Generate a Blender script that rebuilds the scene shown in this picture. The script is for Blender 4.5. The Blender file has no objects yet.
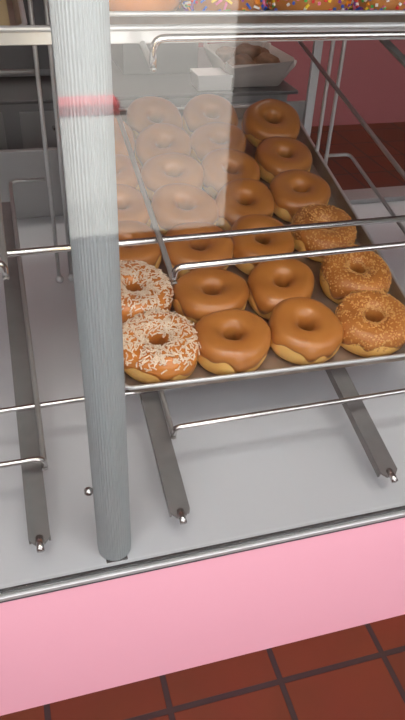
import bpy, bmesh, math, random
from mathutils import Vector, Matrix, Euler
random.seed(7)
S = bpy.context.scene
COL = S.collection
H = 0.6                      # one layout unit in metres
T = math.radians(12.2)       # the shelves slope down towards the customer
TT = math.tan(T)
PI = math.pi

# ------------------------------------------------------------------ helpers
def V(x, y, z): return Vector((x * H, y * H, z * H))
def P(x, y, z0): return V(x, y, z0 + y * TT)          # point on a sloping shelf plane

def new_bm(): return bmesh.new()

def obj(name, bm, mats, parent=None, smooth=False, bevel=0.0, seg=2):
    me = bpy.data.meshes.new(name)
    if bevel > 0:
        es = [e for e in bm.edges if len(e.link_faces) == 2 and e.calc_face_angle(0) > 0.6]
        bmesh.ops.bevel(bm, geom=es, offset=bevel, segments=seg, profile=0.6, affect='EDGES')
    bmesh.ops.recalc_face_normals(bm, faces=bm.faces[:])
    bm.to_mesh(me); bm.free()
    if not isinstance(mats, (list, tuple)): mats = [mats]
    for m in mats: me.materials.append(m)
    if smooth:
        for p in me.polygons: p.use_smooth = True
    o = bpy.data.objects.new(name, me)
    COL.objects.link(o)
    if parent: o.parent = parent
    return o

def tag(o, label, cat, group=None):
    o['label'] = label; o['category'] = cat
    if group: o['group'] = group
    return o

def thing(name, label, cat, loc=(0, 0, 0), rot=(0, 0, 0), group=None):
    o = bpy.data.objects.new(name, None); COL.objects.link(o)
    o.empty_display_size = 0.02
    o.location = loc; o.rotation_euler = rot
    return tag(o, label, cat, group)

def struct(name, bm, m, **k):
    o = obj(name, bm, m, **k); o['kind'] = 'structure'; return o

def box(bm, lo, hi, mi=0, mat=None):
    lo = Vector(lo); hi = Vector(hi)
    M = Matrix.Translation((lo + hi) / 2) @ Matrix.Diagonal(((hi - lo).x, (hi - lo).y, (hi - lo).z, 1))
    if mat is not None: M = mat @ M
    r = bmesh.ops.create_cube(bm, size=1, matrix=M)
    for f in {f for v in r['verts'] for f in v.link_faces}: f.material_index = mi

def fillet(pts, r, n=6):
    pts = [Vector(p) for p in pts]; out = [pts[0]]
    for i in range(1, len(pts) - 1):
        a, b, c = pts[i - 1], pts[i], pts[i + 1]
        d1 = (a - b); d2 = (c - b)
        k = min(r, d1.length * .48, d2.length * .48)
        p1 = b + d1.normalized() * k; p2 = b + d2.normalized() * k
        for j in range(n + 1):
            t = j / n
            out.append(p1 * (1 - t) ** 2 + b * 2 * t * (1 - t) + p2 * t * t)
    out.append(pts[-1]); return out

def tube(bm, pts, r, n=10, fil=0.0, cap=True):
    if fil: pts = fillet(pts, fil)
    pts = [Vector(p) for p in pts]
    rings = []; up = None
    for i, p in enumerate(pts):
        d = (pts[min(i + 1, len(pts) - 1)] - pts[max(i - 1, 0)]).normalized()
        if up is None:
            up = d.orthogonal().normalized()
        else:
            up = (up - d * up.dot(d)).normalized()
        s = d.cross(up)
        rings.append([bm.verts.new(p + (up * math.cos(2 * PI * k / n) + s * math.sin(2 * PI * k / n)) * r) for k in range(n)])
    for a, b in zip(rings, rings[1:]):
        for k in range(n):
            bm.faces.new((a[k], a[(k + 1) % n], b[(k + 1) % n], b[k]))
    if cap:
        for ring, p, sgn in ((rings[0], pts[0], -1), (rings[-1], pts[-1], 1)):
            bm.faces.new(ring)

def lathe(bm, prof, n=24, mat=None):
    rings = []
    for r, z in prof:
        rings.append([bm.verts.new(Vector((r * math.cos(2 * PI * k / n), r * math.sin(2 * PI * k / n), z))) for k in range(n)])
    for a, b in zip(rings, rings[1:]):
        for k in range(n):
            bm.faces.new((a[k], a[(k + 1) % n], b[(k + 1) % n], b[k]))
    bm.faces.new(rings[0]); bm.faces.new(rings[-1])
    if mat is not None: bmesh.ops.transform(bm, matrix=mat, verts=[v for r in rings for v in r])

# ------------------------------------------------------------------ materials
def mat(name, col, rough=.5, metal=0., noise=None, scale=20., bump=0., bscale=200., coat=0., sss=0., spec=.5, aniso=None):
    m = bpy.data.materials.new(name); m.use_nodes = True
    nt = m.node_tree; b = nt.nodes['Principled BSDF']
    b.inputs['Roughness'].default_value = rough; b.inputs['Metallic'].default_value = metal
    b.inputs['Specular IOR Level'].default_value = spec
    b.inputs['Coat Weight'].default_value = coat; b.inputs['Coat Roughness'].default_value = .15
    if sss:
        b.inputs['Subsurface Weight'].default_value = sss
        b.inputs['Subsurface Radius'].default_value = (.006, .003, .001)
        b.inputs['Subsurface Scale'].default_value = .6
    tc = nt.nodes.new('ShaderNodeTexCoord')
    if noise:
        n = nt.nodes.new('ShaderNodeTexNoise'); n.inputs['Scale'].default_value = scale; n.inputs['Detail'].default_value = 4
        mp = nt.nodes.new('ShaderNodeMapping')
        if aniso: mp.inputs['Scale'].default_value = aniso
        nt.links.new(tc.outputs['Object'], mp.inputs[0]); nt.links.new(mp.outputs[0], n.inputs['Vector'])
        r = nt.nodes.new('ShaderNodeValToRGB')
        r.color_ramp.elements[0].position = .3; r.color_ramp.elements[1].position = .7
        r.color_ramp.elements[0].color = (*noise, 1); r.color_ramp.elements[1].color = (*col, 1)
        nt.links.new(n.outputs['Fac'], r.inputs[0]); nt.links.new(r.outputs[0], b.inputs['Base Color'])
    else:
        b.inputs['Base Color'].default_value = (*col, 1)
    if bump:
        n2 = nt.nodes.new('ShaderNodeTexNoise'); n2.inputs['Scale'].default_value = bscale; n2.inputs['Detail'].default_value = 3
        nt.links.new(tc.outputs['Object'], n2.inputs['Vector'])
        bp = nt.nodes.new('ShaderNodeBump'); bp.inputs['Strength'].default_value = bump; bp.inputs['Distance'].default_value = .002
        nt.links.new(n2.outputs['Fac'], bp.inputs['Height']); nt.links.new(bp.outputs[0], b.inputs['Normal'])
    return m

def tile_mat(name, c1, c2, grout, w, rough=.35, off=(0, 0, 0)):
    m = bpy.data.materials.new(name); m.use_nodes = True
    nt = m.node_tree; b = nt.nodes['Principled BSDF']; b.inputs['Roughness'].default_value = rough; b.inputs['Specular IOR Level'].default_value = .25
    tc = nt.nodes.new('ShaderNodeTexCoord'); mp = nt.nodes.new('ShaderNodeMapping'); mp.inputs['Location'].default_value = off
    br = nt.nodes.new('ShaderNodeTexBrick'); br.offset = 0; br.squash = 1
    br.inputs['Scale'].default_value = 1; br.inputs['Brick Width'].default_value = w; br.inputs['Row Height'].default_value = w
    br.inputs['Mortar Size'].default_value = .0042; br.inputs['Mortar Smooth'].default_value = .2; br.inputs['Bias'].default_value = 0
    br.inputs['Color1'].default_value = (*c1, 1); br.inputs['Color2'].default_value = (*c2, 1); br.inputs['Mortar'].default_value = (*grout, 1)
    n = nt.nodes.new('ShaderNodeTexNoise'); n.inputs['Scale'].default_value = 9; n.inputs['Detail'].default_value = 5
    mx = nt.nodes.new('ShaderNodeMix'); mx.data_type = 'RGBA'; mx.blend_type = 'MULTIPLY'; mx.inputs['Factor'].default_value = .45
    nt.links.new(tc.outputs['Object'], mp.inputs[0]); nt.links.new(mp.outputs[0], br.inputs['Vector']); nt.links.new(tc.outputs['Object'], n.inputs['Vector'])
    nt.links.new(br.outputs['Color'], mx.inputs['A']); nt.links.new(n.outputs['Color'], mx.inputs['B']); nt.links.new(mx.outputs['Result'], b.inputs['Base Color'])
    bp = nt.nodes.new('ShaderNodeBump'); bp.inputs['Strength'].default_value = .6; bp.inputs['Distance'].default_value = .002; bp.invert = True
    nt.links.new(br.outputs['Fac'], bp.inputs['Height']); nt.links.new(bp.outputs[0], b.inputs['Normal'])
    return m

def glass_mat(name):
    m = bpy.data.materials.new(name); m.use_nodes = True
    nt = m.node_tree; nt.nodes.clear()
    o = nt.nodes.new('ShaderNodeOutputMaterial'); t = nt.nodes.new('ShaderNodeBsdfTransparent'); g = nt.nodes.new('ShaderNodeBsdfGlossy')
    t.inputs['Color'].default_value = (.985, .99, .985, 1); g.inputs['Roughness'].default_value = .0
    f = nt.nodes.new('ShaderNodeFresnel'); ge = nt.nodes.new('ShaderNodeNewGeometry'); mr = nt.nodes.new('ShaderNodeMapRange')   # same reflectance seen from either face of the sheet
    mr.inputs['To Min'].default_value = 1.52; mr.inputs['To Max'].default_value = 1 / 1.52
    nt.links.new(ge.outputs['Backfacing'], mr.inputs['Value']); nt.links.new(mr.outputs['Result'], f.inputs['IOR'])
    x = nt.nodes.new('ShaderNodeMixShader')
    nt.links.new(f.outputs[0], x.inputs[0]); nt.links.new(t.outputs[0], x.inputs[1]); nt.links.new(g.outputs[0], x.inputs[2]); nt.links.new(x.outputs[0], o.inputs[0])
    return m

def emit_mat(name, col, s):
    m = bpy.data.materials.new(name); m.use_nodes = True
    nt = m.node_tree; b = nt.nodes['Principled BSDF']; b.inputs['Base Color'].default_value = (.9, .9, .9, 1)
    b.inputs['Emission Color'].default_value = (*col, 1); b.inputs['Emission Strength'].default_value = s
    return m

M = dict(
    chrome=mat('chrome_wire', (.62, .61, .60), .22, 1.0),
    wire=mat('grey_wire', (.36, .355, .345), .4, .5),
    steel=mat('bracket_steel', (.22, .218, .217), .42, .4, noise=(.19, .188, .187), scale=60),
    alu=mat('aluminium_channel', (.58, .585, .59), .35, .5),
    dark_alu=mat('dark_channel_gasket', (.05, .05, .052), .6),
    post=mat('ribbed_post', (.34, .372, .385), .45, .2),
    pan=mat('sheet_pan_aluminium', (.42, .36, .31), .42, .7, noise=(.28, .21, .16), scale=18, bump=.06, bscale=300),
    deck=mat('white_laminate', (.62, .628, .655), .38, noise=(.59, .598, .625), scale=6),
    pink=mat('pink_laminate', (.96, .48, .59), .4, noise=(.94, .465, .575), scale=4),
    pinkwall=mat('pink_wall_paint', (.28, .078, .086), .6, noise=(.26, .07, .078), scale=3),
    floor=tile_mat('quarry_tile', (.128, .022, .006), (.100, .017, .005), (.034, .016, .016), .1475, .6, off=(-.0505, .0685, 0)),
    plaster=mat('shop_wall_paint', (.30, .27, .25), .8, noise=(.27, .25, .23), scale=3),
    ceil=mat('ceiling_paint', (.75, .74, .72), .8),
    concrete=mat('pale_concrete', (.52, .51, .48), .9, noise=(.46, .45, .43), scale=5),
    slab=mat('haze_fade_slab', (.42, .41, .385), .85, noise=(.36, .35, .33), scale=12),
    red=mat('red_paint', (.95, .20, .21), .5),
    dough=mat('dough', (.92, .58, .20), .6, noise=(.84, .45, .11), scale=30, bump=.25, bscale=160, sss=.15),
    glaze=mat('caramel_glaze', (.49, .190, .042), .34, noise=(.41, .14, .026), scale=22, bump=.10, bscale=70, coat=.25),
    orange=mat('honey_glaze', (.68, .25, .045), .30, noise=(.56, .17, .025), scale=26, bump=.10, bscale=70, coat=.3),
    crumbglaze=mat('peanut_glaze', (.50, .19, .04), .42, noise=(.40, .13, .025), scale=30, bump=.35, bscale=220),
    coconut=mat('coconut', (.88, .74, .58), .7, noise=(.72, .52, .36), scale=150),
    crumb=mat('peanut_crumb', (.72, .40, .14), .6, noise=(.58, .27, .07), scale=200),
    greysteel=mat('grey_steel_panel', (.36, .355, .355), .4, .35, noise=(.33, .325, .325), scale=8),
    darkcab=mat('dark_grey_steel', (.27, .27, .275), .45, .3, noise=(.24, .24, .245), scale=5),
    charcoal=mat('charcoal_enamel', (.11, .11, .115), .5),
    paper=mat('white_paper', (.50, .45, .42), .85, bump=.5, bscale=60),
    card=mat('white_card', (.80, .80, .80), .7),
    parchment=mat('parchment', (.58, .43, .24), .8, noise=(.5, .36, .19), scale=14),
    pastry=mat('brown_pastry', (.20, .09, .04), .7, noise=(.11, .05, .02), scale=60, bump=.5, bscale=120),
    glass=glass_mat('clear_glass'),
    lamp=emit_mat('added_light_diffuser', (1, .97, .92), 6),
    strip=emit_mat('added_warm_glow', (1, .72, .30), 5),
    white=mat('white_enamel', (.8, .8, .8), .5),
)
SPR = [mat('sprinkle_' + n, c, .4) for n, c in (('red', (.75, .03, .04)), ('yellow', (.85, .6, .03)), ('green', (.06, .45, .08)),
       ('blue', (.04, .12, .6)), ('pink', (.85, .22, .4)), ('white', (.85, .82, .8)), ('purple', (.25, .05, .4)), ('orange', (.85, .28, .02)))]

# ------------------------------------------------------------------ setting
FZ = -.238 - .001
X0, X1, YF, YB, ZT = -2.2, 3.2, -1.15, 2.07, 2.35
b = new_bm(); box(b, (X0 - .1, YF - .12, FZ - .05), (X1 + .1, YB + .1, FZ)); struct('floor', b, M['floor'])
b = new_bm(); box(b, (X0 - .1, YF - .12, ZT), (X1 + .1, YB + .1, ZT + .08)); struct('ceiling', b, M['ceil'])
b = new_bm(); box(b, (X0, YB, FZ), (X1, YB + .1, ZT)); struct('wall_back', b, M['pinkwall'])
b = new_bm(); box(b, (X0 - .1, YF - .12, FZ), (X0, YB + .1, ZT)); struct('wall_left', b, M['plaster'])
b = new_bm(); box(b, (X1, YF - .12, FZ), (X1 + .1, YB + .1, ZT)); struct('wall_right', b, M['plaster'])
DX0, DX1, DZ = .065, .512, 1.75         # tall narrow entrance opening behind the camera
WX0, WX1, WX2, WX3, WZ0, WZ1 = -1.9, -.05, .60, 2.9, .46, 2.15    # two wide shop windows, one each side of the entrance
b = new_bm()
for x0, x1, z0, z1 in ((X0, WX0, FZ, ZT), (WX0, WX1, FZ, WZ0), (WX0, WX1, WZ1, ZT), (WX1, DX0, FZ, ZT), (DX0, DX1, DZ, ZT), (DX1, WX2, FZ, ZT), (WX2, WX3, FZ, WZ0), (WX2, WX3, WZ1, ZT), (WX3, X1, FZ, ZT)):
    box(b, (x0, YF - .1, z0), (x1, YF, z1))
struct('wall_front', b, M['plaster'])
b = new_bm()
box(b, (DX0 - .03, YF, FZ), (DX0 - .001, YF + .012, DZ + .03)); box(b, (DX1 + .001, YF, FZ), (DX1 + .03, YF + .012, DZ + .03)); box(b, (DX0 - .001, YF, DZ + .001), (DX1 + .001, YF + .012, DZ + .03))
struct('trim_1', b, M['darkcab'])
for k, (x0, x1) in enumerate(((WX0, WX1), (WX2, WX3))):
    b = new_bm(); f = .03
    box(b, (x0, YF - .07, WZ0), (x0 + f, YF - .03, WZ1)); box(b, (x1 - f, YF - .07, WZ0), (x1, YF - .03, WZ1)); box(b, (x0 + f, YF - .07, WZ0), (x1 - f, YF - .03, WZ0 + f)); box(b, (x0 + f, YF - .07, WZ1 - f), (x1 - f, YF - .03, WZ1))
    wf = struct('window_%d' % (k + 1), b, M['alu'])
    b = new_bm(); box(b, (x0 + f, YF - .053, WZ0 + f), (x1 - f, YF - .047, WZ1 - f)); obj('window_glass', b, M['glass'], wf)
b = new_bm(); box(b, (-6, -9, FZ - .06), (7, YF - .12, FZ - .005)); struct('pavement', b, M['concrete'])
b = new_bm(); box(b, (-.4, -1.50, FZ - .004), (1.2, YF - .121, FZ + .004)); struct('added_slab', b, M['slab'], bevel=.002)  # unseen darker slab added to soften the lower end of the reflected haze
# red block added out of view to give the pane its red reflection
b = new_bm(); box(b, (.06, -2.50, FZ - .005), (.408, -2.38, FZ + .05))
tag(obj('reflected_red_block', b, M['red'], bevel=.02, seg=3), 'unseen red block added outside the entrance for its reflection in the glass', 'reflected block')

# ------------------------------------------------------------------ the display case
case = thing('display_case', 'pastry display case with pink front panel, white deck and fluted grey post', 'display case', (0, 0, FZ))
def cpart(name, bm, m, **k):
    bmesh.ops.translate(bm, verts=bm.verts[:], vec=(0, 0, -FZ)); return obj(name, bm, m, case, **k)
CX0, CX1 = -.93, .93
b = new_bm(); box(b, (CX0, -.0225, FZ), (CX1, .0, -.0073)); cpart('front_panel', b, M['pink'])
b = new_bm(); box(b, (CX0, -.0238, -.0072), (CX1, .0, -.0046)); box(b, (CX0, -.0153, -.0044), (CX1, -.0131, .0010)); cpart('gasket', b, M['dark_alu'])
b = new_bm()
box(b, (CX0, -.0245, -.0045), (CX1, -.0210, .001)); box(b, (CX0, -.0209, -.0055), (CX1, -.0131, -.0045))
cpart('sill_channel', b, M['alu'], bevel=.0006, seg=1)
b = new_bm(); box(b, (CX0, -.0130, -.0044), (CX1, -.0085, 0)); box(b, (CX0, -.0084, -.02), (CX1, .872, 0)); cpart('deck', b, M['deck'])
b = new_bm(); box(b, (.2, .81, .0), (CX1, .868, .012)); cpart('back_ledge', b, M['greysteel'], bevel=.003)
b = new_bm(); box(b, (CX0, .001, FZ), (CX1, .02, -.02)); box(b, (CX0, .86, FZ), (CX1, .872, -.02)); box(b, (CX0, .02, FZ), (CX0 + .02, .86, -.02)); box(b, (CX1 - .02, .02, FZ), (CX1, .86, -.02))
cpart('cabinet_body', b, M['greysteel'])
b = new_bm(); box(b, (CX0, .873, -.02), (.06, .888, .141)); cpart('back_panel', b, M['greysteel'], bevel=.002)
for x in (CX0, CX1 - .012):
    b = new_bm(); box(b, (x, -.015, .0005), (x + .012, .872, .80)); cpart('added_end_panel', b, M['greysteel'], bevel=.001)  # out of view, added to keep side light off the deck
# fluted post
b = new_bm()
n = 44 * 4; rings = []
for z in (.0015, .010, .02, .05, .2, .4, .6, .75):
    R = .0178 if z > .005 else .0172
    rings.append([b.verts.new((.0035 + (R + (.00035 if (k % 4) in (0, 1) else -.0001)) * math.cos(2 * PI * k / n), .001 + .0085 + (R + (.00035 if (k % 4) in (0, 1) else -.0001)) * math.sin(2 * PI * k / n), z)) for k in range(n)])
for a, c in zip(rings, rings[1:]):
    for k in range(n): b.faces.new((a[k], a[(k + 1) % n], c[(k + 1) % n], c[k]))
b.faces.new(rings[0]); b.faces.new(rings[-1])
cpart('fluted_post', b, M['post'])
b = new_bm(); box(b, (-.008, -.0080, .0), (.015, .024, .0014)); cpart('post_foot', b, M['dark_alu'])
b = new_bm(); box(b, (-.003, .029, .25), (.010, .033, .72)); cpart('added_glow_strip', b, M['strip'])  # glowing strip added out of sight behind the post to warm the rods
b = new_bm(); box(b, (CX0, -.0215, .801), (CX1, .888, .82)); cpart('added_case_roof', b, M['greysteel'])  # unseen top added to block overhead light, so the deck darkens with depth
# chrome stud on the post side
b = new_bm(); tube(b, [V(-.012, .018, .167), V(-.029, .014, .167)], .0022, 10)
bmesh.ops.create_uvsphere(b, u_segments=14, v_segments=10, radius=.0048, matrix=Matrix.Translation(V(-.0315, .0135, .167)))
cpart('stud', b, M['chrome'], smooth=True)
# uprights in pairs at the bay ends, with ball feet
for i, (x, y) in enumerate(((0.003, .99), (.039, .995), (.792, 1.02), (.826, 1.02), (-.765, .99), (-.73, .995))):
    b = new_bm()
    tube(b, [V(x, y, .004), V(x, y, 1.30)], .0034, 10)
    bmesh.ops.create_uvsphere(b, u_segments=14, v_segments=10, radius=.0078, matrix=Matrix.Translation(V(x, y, .0125)))
    cpart('upright', b, M['alu'], smooth=True)
b = new_bm(); box(b, V(.905, 1.375, 0), V(.934, 1.39, 1.30)); cpart('back_post', b, M['alu'], bevel=.001)
# pane in front of the post
b = new_bm(); box(b, (CX0, -.0205, -.001), (CX1, -.0155, .80))
tag(obj('glass_pane', b, M['glass']), 'clear glass front pane of the display case reflecting the bright entrance', 'glass pane')

# ------------------------------------------------------------------ brackets, rods, wire frames
def bracket(x, z0, y0, y1, w, label, tip=True):
    o = thing('shelf_bracket', label, 'bracket', P(x, y0, z0), (T, 0, 0), 'flat steel shelf brackets')
    L = (y1 - y0) * H / math.cos(T); ww = w * H / 2; th = .0035
    b = new_bm()
    c = .006
    outline = [(-ww + c, 0), (ww - c, 0), (ww, c * 1.2), (ww, L), (-ww, L), (-ww, c * 1.2)]
    lo = [b.verts.new((p[0], p[1], -th)) for p in outline]; hi = [b.verts.new((p[0], p[1], 0)) for p in outline]
    b.faces.new(lo); b.faces.new(hi)
    for i in range(6): b.faces.new((lo[i], lo[(i + 1) % 6], hi[(i + 1) % 6], hi[i]))
    obj('bar', b, M['steel'], o)
    if not tip: return o
    b = new_bm(); box(b, (-ww, c * 1.2, -.012), (-ww + .002, L, -th)); box(b, (ww - .002, c * 1.2, -.012), (ww, L, -th)); obj('flange', b, M['steel'], o)
    if tip:
        b = new_bm(); tube(b, [(0, .008, -.0015), (0, -.002, .0012), (0, -.0085, .0005)], .0042, 12)
        obj('pin', b, M['chrome'], o, smooth=True)
    return o
BZ = .062
bracket(-.122, BZ, .008, .97, .037, 'flat grey steel bracket under the left bay, left of the fluted post')
bracket(.129, BZ, .008, .97, .037, 'flat grey steel bracket just right of the fluted post, under the donut tray')
bracket(.554, BZ, .008, .97, .037, 'flat grey steel bracket near the right edge, under the donut tray')
bracket(.645, .640, .16, 1.0, .015, 'narrow steel bracket under the top shelf at the upper right', tip=False)

def rod(z0, y, x0, x1, r, label):
    b = new_bm(); tube(b, [P(x0, y, z0), P(x1, y, z0)], r, 12)
    return tag(obj('cross_rod', b, M['chrome'], smooth=True), label, 'rod', 'chrome cross rods')
rod(BZ + .0075, .29, -1.52, 1.52, .0036, 'chrome cross rod lowest in the case, running under the front of the donut tray')
rod(.362, .355, -1.52, 1.52, .0040, 'chrome cross rod at middle height, behind the bent wire above the donuts')
b = new_bm()
box(b, V(-1.52, .432, .762), V(1.52, .440, .786)); tube(b, [V(-1.52, .428, .787), V(1.52, .428, .787)], .0030, 10)
tag(obj('shelf_rail', b, M['alu'], bevel=.0008, seg=1), 'flat metal rail along the front of the top shelf', 'rail')

def wire_frame(xl, xr, z0, yf, yb, rise, label, left=True, right=True, r=.0032, link=.10, closed=False):
    o = thing('wire_shelf_frame', label, 'wire frame', P((xl + xr) / 2, yf, z0), (0, 0, 0), 'bent wire shelf frames')
    off = o.location
    def loc(p): return p - off
    for on, x, s in ((left, xl, -1), (right, xr, 1)):
        if not on: continue
        b = new_bm()
        pts = [P(x + s * link, yb, z0), P(x, yb, z0), P(x, yf, z0), P(x, yf - .004, z0 - .004)]
        if closed: pts = pts[1:]
        tube(b, [loc(p) for p in pts], r, 10, fil=.012)
        obj('side_arm', b, M['wire'], o, smooth=True)
    if closed:
        b = new_bm(); tube(b, [loc(P(xl, yb, z0)), loc(P(xr, yb, z0))], r, 10); obj('back_rail', b, M['chrome'], o, smooth=True)
    b = new_bm()
    nrm = Vector((0, -math.sin(T), math.cos(T))) * rise * H
    pts = [P(xl, yf, z0 - .004), P(xl, yf, z0) + nrm, P(xr, yf, z0) + nrm, P(xr, yf, z0 - .004)]
    tube(b, [loc(p) for p in pts], r * 1.1, 12, fil=.011)
    obj('front_rail', b, M['chrome'], o, smooth=True)
    return o
WZ = BZ + .0185
wire_frame(.150, .755, WZ, .163, 1.3, .026, 'bent chrome wire frame holding the donut tray', closed=True)
wire_frame(.163, .745, .372, .232, 1.31, .030, 'empty bent chrome wire frame crossing above the front donuts', closed=True)
wire_frame(.153, .745, .668, .352, 1.3, .045, 'bent chrome wire frame holding the top tray of sprinkled donuts', closed=True)
wire_frame(-.68, -.098, WZ, .143, 1.03, .026, 'lower bent chrome wire frame in the empty bay left of the post', link=.092)
wire_frame(-.68, -.118, .372, .285, 1.0, .030, 'upper bent chrome wire frame in the empty bay left of the post', link=.115)
wire_frame(.925, 1.46, WZ, .163, 1.06, .026, 'bent chrome wire frame in the bay at the right edge, beyond the tray', link=.085)

# ------------------------------------------------------------------ sheet pans
def sheet_pan(name, label, w, d, h, loc, yaw, body, liner=None):
    o = thing(name, label, 'tray', loc, Euler((T, 0, 0)).to_matrix().to_4x4().__matmul__(Matrix.Rotation(yaw, 4, 'Z')).to_euler())
    b = new_bm(); t = .0012; fl = .005
    def ring(x0, y0, x1, y1, z, rad=.012):
        out = []
        for cx_, cy_, a0 in ((x1 - rad, y1 - rad, 0), (x0 + rad, y1 - rad, 90), (x0 + rad, y0 + rad, 180), (x1 - rad, y0 + rad, 270)):
            for k in range(6):
                a = math.radians(a0 + k * 18); out.append((cx_ + rad * math.cos(a), cy_ + rad * math.sin(a), z))
        return out
    rs = [ring(fl, fl, w - fl, d - fl, 0), ring(0, 0, w, d, h), ring(t, t, w - t, d - t, h), ring(fl + t, fl + t, w - fl - t, d - fl - t, t)]
    vs = [[b.verts.new(p) for p in r] for r in rs]; N = len(rs[0])
    for a, c in zip(vs, vs[1:]):
        for k in range(N): b.faces.new((a[k], a[(k + 1) % N], c[(k + 1) % N], c[k]))
    b.faces.new(vs[0]); b.faces.new(vs[-1])
    obj('pan_body', b, body, o)
    b = new_bm(); pts = ring(-.0015, -.0015, w + .0015, d + .0015, h)
    m = len(pts); rr = []
    for i in range(m):
        p = Vector(pts[i]); dd = (Vector(pts[(i + 1) % m]) - Vector(pts[i - 1])).normalized(); s = dd.cross(Vector((0, 0, 1)))
        rr.append([b.verts.new(p + s * .0027 * math.cos(2 * PI * k / 8) + Vector((0, 0, 1)) * .0027 * math.sin(2 * PI * k / 8)) for k in range(8)])
    for i in range(m):
        a, c = rr[i], rr[(i + 1) % m]
        for k in range(8): b.faces.new((a[k], a[(k + 1) % 8], c[(k + 1) % 8], c[k]))
    obj('rolled_rim', b, M['alu'], o, smooth=True)
    if liner:
        b = new_bm(); box(b, (.012, .012, t), (w - .012, d - .012, t + .0008)); obj('paper_liner', b, liner, o)
    return o
sheet_pan('sheet_pan', 'metal sheet pan added on the top shelf beyond the right edge to shade the deck', .60 * H, .64, .018, P(.86, .450, .679), 0, M['pan'])  # extra pan added for the shade it throws on the right bay
TZ = WZ + .0075                    # tray bottom plane
PY0 = .262
pan = sheet_pan('sheet_pan', 'metal sheet pan filled with rows of caramel donuts', .695 * H, .64, .019, P(.072, PY0, TZ), -math.radians(1.6), M['pan'])
sheet_pan('sheet_pan', 'metal sheet pan on the top shelf holding sprinkled donuts', .70 * H, .64, .018, P(.075, .450, .679), 0, M['pan'])
sheet_pan('sheet_pan', 'metal sheet pan lined with brown paper on the top shelf left of the post', .60 * H, .64, .014, P(-.635, .475, .655), 0, M['pan'], M['parchment'])

# ------------------------------------------------------------------ donuts
R0, RV = .0298, .0210
def prof(th, r=.0184, puff=0.):
    """cross-section of the ring: th=0 outside, 90 deg top"""
    c, s = math.cos(th), math.sin(th)
    e = .72
    x = r * math.copysign(abs(c) ** e, c); z = RV * math.copysign(abs(s) ** e, s)
    z = max(z, -RV * .86)
    return x, z
def wob(ph, seed, a=1.):
    return a * (.0011 * math.sin(2 * ph + seed) + .0008 * math.sin(3 * ph + seed * 2.3) + .0005 * math.sin(5 * ph + seed * 3.1))
def dpt(ph, th, seed, off=0.):
    x, z = prof(th)
    k = max(0, math.cos(th))
    rr = R0 + x * (1 + off / .0192) + wob(ph, seed) * (.4 + k)
    zz = RV * .86 + z * (1 + off / RV) * (1 + .05 * math.sin(ph + seed)) 
    zz = max(zz, .0002)
    return Vector((rr * math.cos(ph), rr * math.sin(ph), zz))
def body_mesh(seed, n=56, m=26):
    b = new_bm(); g = []
    for i in range(n):
        ph = 2 * PI * i / n
        g.append([b.verts.new(dpt(ph, 2 * PI * j / m, seed)) for j in range(m)])
    for i in range(n):
        for j in range(m):
            b.faces.new((g[i][j], g[(i + 1) % n][j], g[(i + 1) % n][(j + 1) % m], g[i][(j + 1) % m]))
    return b
def edge_out(ph, seed, low):
    return math.radians(low + 9 * math.sin(3 * ph + seed) + 6 * math.sin(7 * ph + seed * 1.7) + 4 * math.sin(11 * ph + seed * .6))
def icing_mesh(seed, low=2, n=64, m=18):
    b = new_bm(); g = []
    for i in range(n):
        ph = 2 * PI * i / n; t0 = edge_out(ph, seed, low); t1 = math.radians(205) + .1 * math.sin(4 * ph + seed)
        row = [b.verts.new(dpt(ph, t0 - .03, seed, -.0006))]
        for j in range(m + 1):
            u = j / m; th = t0 + (t1 - t0) * u
            off = .0014 * min(1, u * 9 + .35)
            row.append(b.verts.new(dpt(ph, th, seed, off)))
        row.append(b.verts.new(dpt(ph, t1 + .05, seed, -.0006)))
        g.append(row)
    for i in range(n):
        a, c = g[i], g[(i + 1) % n]
        for j in range(len(a) - 1): b.faces.new((a[j], c[j], c[j + 1], a[j + 1]))
    return b
def topping_mesh(seed, kind, count):
    b = new_bm(); rng = random.Random(int(seed * 1000) + 5)
    for _ in range(count):
        ph = rng.uniform(0, 2 * PI)
        if kind == 'coconut':
            th = math.radians(min(150, max(24, rng.gauss(84, 30)))); l, w, t = rng.uniform(.0045, .0085), .0015, .0009; lift = rng.uniform(.0016, .0034)
        elif kind == 'crumb':
            th = math.radians(rng.uniform(2, 150)); l = rng.uniform(.0009, .0024); w = l * rng.uniform(.6, 1); t = l * .7; lift = .0016
        else:
            th = math.radians(rng.uniform(-30, 180)); l, w, t = (.0075, .0021, .0021) if kind == 'sprinkle' else (.0027, .0027, .0027); lift = .002
        p = dpt(ph, th, seed, lift)
        du = (dpt(ph + .02, th, seed) - dpt(ph - .02, th, seed)).normalized(); dv = (dpt(ph, th + .02, seed) - dpt(ph, th - .02, seed)).normalized()
        nn = du.cross(dv).normalized(); 
        a = rng.uniform(0, PI); x = du * math.cos(a) + dv * math.sin(a); x = (x + nn * rng.uniform(-.35, .35)).normalized()
        y = nn.cross(x).normalized(); z = x.cross(y)
        Mx = Matrix((x, y, z)).transposed().to_4x4(); Mx.translation = p
        if kind == 'coconut':   # a bent shred of two pieces
            k = rng.uniform(-.5, .5); y2 = (x * math.cos(k) + y * math.sin(k))
            q0, q1, q2 = p - x * l / 2, p, p + y2 * l / 2
            vs = []
            for q in (q0, q1, q2): vs.append([b.verts.new(q + y * s1 * w / 2 + z * s2 * t / 2) for s1, s2 in ((-1, -1), (1, -1), (1, 1), (-1, 1))])
            for A, B_ in zip(vs, vs[1:]):
                for i in range(4): b.faces.new((A[i], A[(i + 1) % 4], B_[(i + 1) % 4], B_[i]))
            b.faces.new(vs[0]); b.faces.new(vs[-1])
        else:
            box(b, (-l / 2, -w / 2, -t / 2), (l / 2, w / 2, t / 2), rng.randrange(len(SPR)) if kind in ('sprinkle', 'nonpareil') else 0, Mx)
    return b

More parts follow.
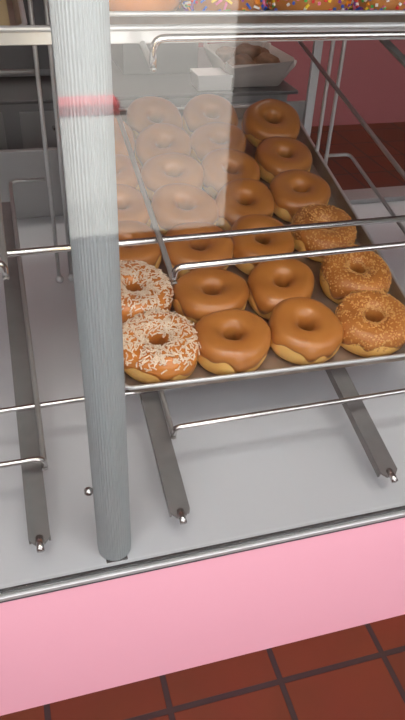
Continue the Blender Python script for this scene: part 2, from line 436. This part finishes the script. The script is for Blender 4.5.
SPEC = {'glazed': ('glaze', None, 0), 'topglazed': ('orange', None, 0), 'coconut': ('orange', 'coconut', 620), 'crumb': ('crumbglaze', 'crumb', 900),
        'sprinkle': ('glaze', 'sprinkle', 620), 'nonpareil': ('glaze', 'nonpareil', 1300)}
TOPNAME = {'coconut': 'coconut_shreds', 'crumb': 'peanut_crumbs', 'sprinkle': 'sprinkles', 'nonpareil': 'sprinkles'}
protos = {}
def make_donut(kind, var):
    top = kind in ('sprinkle', 'nonpareil', 'topglazed')
    seed = 1.3 + var * 1.9 + {'glazed': 0, 'coconut': .4, 'crumb': .8, 'sprinkle': 1.1, 'nonpareil': 1.5, 'topglazed': 2.}[kind]
    o = thing('donut', 'x', 'donut')
    obj('dough_ring', body_mesh(seed), M['dough'], o, smooth=True)
    ic, tp, cnt = SPEC[kind]
    i_ = obj('icing', icing_mesh(seed, -38 if top else 6 if kind == 'glazed' else 2), M[ic], o, smooth=True)
    if tp:
        t = obj(TOPNAME[kind], topping_mesh(seed, tp, cnt), SPR if kind in ('sprinkle', 'nonpareil') else M[tp], o); t['kind'] = 'stuff'
    return o
def donut(kind, var, loc, lean, turn, scale, label, group):
    key = (kind, var)
    if key not in protos:
        o = make_donut(kind, var); protos[key] = o
    else:
        src = protos[key]; o = src.copy(); COL.objects.link(o)
        for ch in list(src.children):
            c = ch.copy(); COL.objects.link(c); c.parent = o
    o.location = loc; o.scale = scale
    o.rotation_euler = (Matrix.Rotation(T + lean, 4, 'X') @ Matrix.Rotation(turn, 4, 'Z')).to_euler()
    o['label'] = label; o['group'] = group
    return o
DZ0 = TZ + .0030
ROWN = ['front row', 'second row from the front', 'third row from the front', 'fourth row from the front', 'fifth row from the front', 'sixth row from the front', 'back row']
COLN = ['leftmost column', 'second column from the left', 'third column from the left', 'rightmost column']
cols = [
    [(.158, .347), (.140, .505), (.150, .655), (.158, .800), (.162, .945), (.166, 1.085)],
    [(.316, .337), (.307, .472), (.314, .622), (.318, .775), (.322, .915), (.326, 1.055), (.330, 1.185)],
    [(.484, .340), (.477, .477), (.474, .624), (.478, .775), (.482, .915), (.488, 1.055), (.500, 1.190)],
    [(.645, .337), (.673, .490), (.658, .655), (.650, .812), (.664, .975), (.680, 1.145)],
]
for c, col in enumerate(cols):
    n_ = len(col)
    for r, (x, y) in enumerate(col):
        kind = 'coconut' if (c == 0 and r < 2) else 'crumb' if (c == 3 and r < 3) else 'glazed'
        rn = 'back row' if r == n_ - 1 else ROWN[r]
        nm = {'coconut': 'coconut-topped donut', 'crumb': 'peanut-crumb donut', 'glazed': 'caramel glazed donut'}[kind]
        lean = 0.
        if r == n_ - 1: lean = math.radians(17)
        elif n_ == 7 and r >= 2: lean = math.radians(9)
        lift = .0485 * math.sin(lean) * .9
        loc = P(x, y, DZ0) + Vector((0, -math.sin(T), math.cos(T))) * lift
        d_ = .086 if n_ == 7 else .093
        var = (c + r * 2) % 4
        donut(kind, var if kind == 'glazed' else r % 3, loc, lean, random.uniform(-.5, .5) if kind != 'glazed' else random.uniform(0, 6),
              (1.05, 1.05 if n_ == 6 else .955, 1.08), '%s, %s, %s of the tray' % (nm, rn, COLN[c]), 'donuts on the full tray')
for i, (x, kind, nm) in enumerate(((.155, 'topglazed', 'caramel glazed donut, leftmost on the top shelf'), (.318, 'sprinkle', 'donut with long rainbow sprinkles, second from the left on the top shelf'),
        (.480, 'nonpareil', 'donut with round rainbow sprinkles, third from the left on the top shelf'), (.645, 'nonpareil', 'donut with round rainbow sprinkles, rightmost on the top shelf'))):
    donut(kind, i, P(x, .538, .6835), 0, i * 1.3, (1, 1, 1), nm, 'donuts on the top shelf')

# ------------------------------------------------------------------ behind the case
t_ = thing('kitchen_table', 'grey steel work table behind the display case', 'table', V(.0, 1.8, 0) + Vector((0, 0, FZ)))
off = t_.location
def tpart(name, bm, m, **k):
    bmesh.ops.translate(bm, verts=bm.verts[:], vec=-off); return obj(name, bm, m, t_, **k)
b = new_bm(); box(b, V(-2.2, 1.8, .285), V(1.06, 2.6, .30)); tpart('table_top', b, M['charcoal'], bevel=.003)
b = new_bm(); box(b, (-2.2 * H, 1.84 * H, FZ), (1.03 * H, 2.58 * H, .285 * H)); tpart('cabinet', b, M['darkcab'])
for k in range(5):
    x = -1.9 + k * .62
    b = new_bm(); box(b, V(x, 1.828, .02), V(x + .56, 1.838, .25)); d = tpart('drawer_front', b, M['greysteel'], bevel=.002)
    b = new_bm(); tube(b, [V(x + .12, 1.828, .19), V(x + .12, 1.805, .19), V(x + .44, 1.805, .19), V(x + .44, 1.828, .19)], .004, 8, fil=.008)
    bmesh.ops.translate(b, verts=b.verts[:], vec=-off); obj('handle', b, M['chrome'], d, smooth=True)
# dark oven standing on the table
ov = thing('countertop_oven', 'dark grey countertop oven on the table behind the left bay', 'oven', V(-.3, 2.3, .30))
def opart(name, bm, m, par=None, **k):
    bmesh.ops.translate(bm, verts=bm.verts[:], vec=-ov.location); return obj(name, bm, m, par or ov, **k)
b = new_bm(); box(b, V(-.75, 2.08, .31), V(.30, 2.5, .78)); opart('oven_body', b, M['darkcab'], bevel=.006)
b = new_bm(); box(b, V(-.70, 2.068, .34), V(.12, 2.079, .68)); dd = opart('oven_door', b, M['charcoal'], bevel=.003)
b = new_bm(); tube(b, [V(-.62, 2.068, .63), V(-.62, 2.035, .63), V(.04, 2.035, .63), V(.04, 2.068, .63)], .005, 8, fil=.01)
opart('handle', b, M['chrome'], dd, smooth=True)
for k in range(3):
    b = new_bm(); lathe(b, [(.011, 0), (.011, .012), (.008, .016)], 16, Matrix.Translation(V(.21, 2.08, .40 + .1 * k)) @ Matrix.Rotation(PI / 2, 4, 'X')); opart('knob', b, M['chrome'])
for sx in (-.7, .25):
    for sy in (2.12, 2.46):
        b = new_bm(); lathe(b, [(.012, 0), (.012, .010 * H)], 12, Matrix.Translation(V(sx, sy, .30))); opart('foot', b, M['charcoal'])
b = new_bm(); box(b, V(.40, 2.1, .30), V(.72, 2.5, .50)); box(b, V(.395, 2.09, .49), V(.725, 2.51, .52))
tag(obj('lidded_bin', b, M['darkcab'], bevel=.006), 'dark lidded bin on the table left of the paper-lined basket', 'bin')
# small white box
b = new_bm(); box(b, V(.650, 1.84, .30), V(.785, 1.95, .352)); box(b, V(.645, 1.835, .346), V(.790, 1.955, .358))
tag(obj('paper_box', b, M['card'], bevel=.001), 'small white box on the table left of the paper-lined basket', 'box')
# paper-lined basket with pastries
bk = thing('lined_basket', 'basket lined with white crumpled paper holding brown pastries behind the tray', 'basket', V(.905, 2.0, .30))
def rrect(w, d, rad, z, jig=0, rng=random.Random(3)):
    out = []
    for sx, sy, a0 in ((1, 1, 0), (-1, 1, 90), (-1, -1, 180), (1, -1, 270)):
        for k in range(6):
            a = math.radians(a0 + k * 18); out.append(Vector((sx * (w - rad) + rad * math.cos(a), sy * (d - rad) + rad * math.sin(a), z + rng.uniform(-jig, jig))))
    return out
b = new_bm()
rings = [rrect(.066, .075, .02, 0), rrect(.080, .092, .02, .03), rrect(.092, .106, .02, .058, .008), rrect(.087, .101, .02, .058, .008), rrect(.074, .086, .02, .03), rrect(.062, .070, .02, .006)]
vs = [[b.verts.new(p) for p in r] for r in rings]
for a, c in zip(vs, vs[1:]):
    for k in range(24): b.faces.new((a[k], a[(k + 1) % 24], c[(k + 1) % 24], c[k]))
b.faces.new(vs[0]); b.faces.new(vs[-1])
obj('paper_liner', b, M['paper'], bk)
pw = ['front left', 'front right', 'middle', 'back left', 'back right']
for k, (x, y, z) in enumerate(((-.030, -.036, .030), (.034, -.030, .030), (.0, .010, .045), (-.034, .048, .034), (.036, .050, .034))):
    b = new_bm(); bmesh.ops.create_icosphere(b, subdivisions=3, radius=.041)
    for v in b.verts:
        q = v.co * 40
        v.co *= 1 + .10 * math.sin(q.x * 3 + k) * math.sin(q.y * 3.3) + .06 * math.sin(q.z * 5 + k)
        v.co.z *= .8
    o = obj('pastry', b, M['pastry'], smooth=True); o.location = bk.location + Vector((x, y, z))
    tag(o, 'brown pastry at the %s of the paper-lined basket' % pw[k], 'pastry', 'pastries in the basket')

# ------------------------------------------------------------------ added lamps, sun and sky
def added_ceiling_light(x, y, w, d, power, col, label):  # unseen fixtures added to brighten the case front and the staff aisle
    o = thing('added_ceiling_light', label, 'added light', (x, y, ZT))
    b = new_bm(); box(b, (-w / 2 - .02, -d / 2 - .02, -.03), (w / 2 + .02, d / 2 + .02, 0)); obj('housing', b, M['white'], o)
    b = new_bm(); box(b, (-w / 2, -d / 2, -.034), (w / 2, d / 2, -.0301)); obj('diffuser', b, M['lamp'], o)
    L = bpy.data.lights.new('added_ceiling_lamp', 'AREA'); L.shape = 'RECTANGLE'; L.size = w; L.size_y = d; L.energy = power; L.color = col
    lo = bpy.data.objects.new('added_ceiling_lamp', L); COL.objects.link(lo); lo.location = (x, y, ZT - .04)
added_ceiling_light(.0, -.75, 1.5, .5, 22, (1, .96, .92), 'long unseen ceiling light added over the customer side in front of the case')
added_ceiling_light(.5, 1.5, 1.2, .3, 6, (1, .93, .86), 'unseen ceiling light added over the staff aisle behind the case')
sun = bpy.data.lights.new('sun', 'SUN'); sun.energy = 21; sun.angle = math.radians(.6); sun.color = (1, .96, .9)
so = bpy.data.objects.new('sun', sun); COL.objects.link(so)
so.rotation_euler = Vector((.55, 0.0, -.83)).to_track_quat('-Z', 'Y').to_euler(); so.location = (-3, -4, 6)
w = bpy.data.worlds.new('World'); S.world = w; w.use_nodes = True
w.node_tree.nodes['Background'].inputs[0].default_value = (.97, .96, 1, 1); w.node_tree.nodes['Background'].inputs[1].default_value = 3.0

# ------------------------------------------------------------------ camera
cam = bpy.data.cameras.new('camera'); co = bpy.data.objects.new('camera', cam); COL.objects.link(co)
cam.sensor_fit = 'HORIZONTAL'; cam.sensor_width = 36; cam.lens = 650 / 405 * 36; cam.clip_start = .01
rt, dn, fw = (Vector(r) for r in ((0.96265779, -0.26767188, 0.0405185), (-0.13068595, -0.59054695, -0.79635135), (0.23708894, 0.76131863, -0.60347558)))
Mx = Matrix((rt, -dn, -fw)).transposed().to_4x4(); Mx.translation = Vector((-.07669885, -.73023217, 1.)) * H
co.matrix_world = Mx
S.camera = co
S.view_settings.view_transform = 'Standard'; S.view_settings.look = 'None'; S.view_settings.gamma = 1; S.view_settings.use_curve_mapping = False
S.view_settings.exposure = .17
S.cycles.max_bounces = 10; S.cycles.transparent_max_bounces = 16
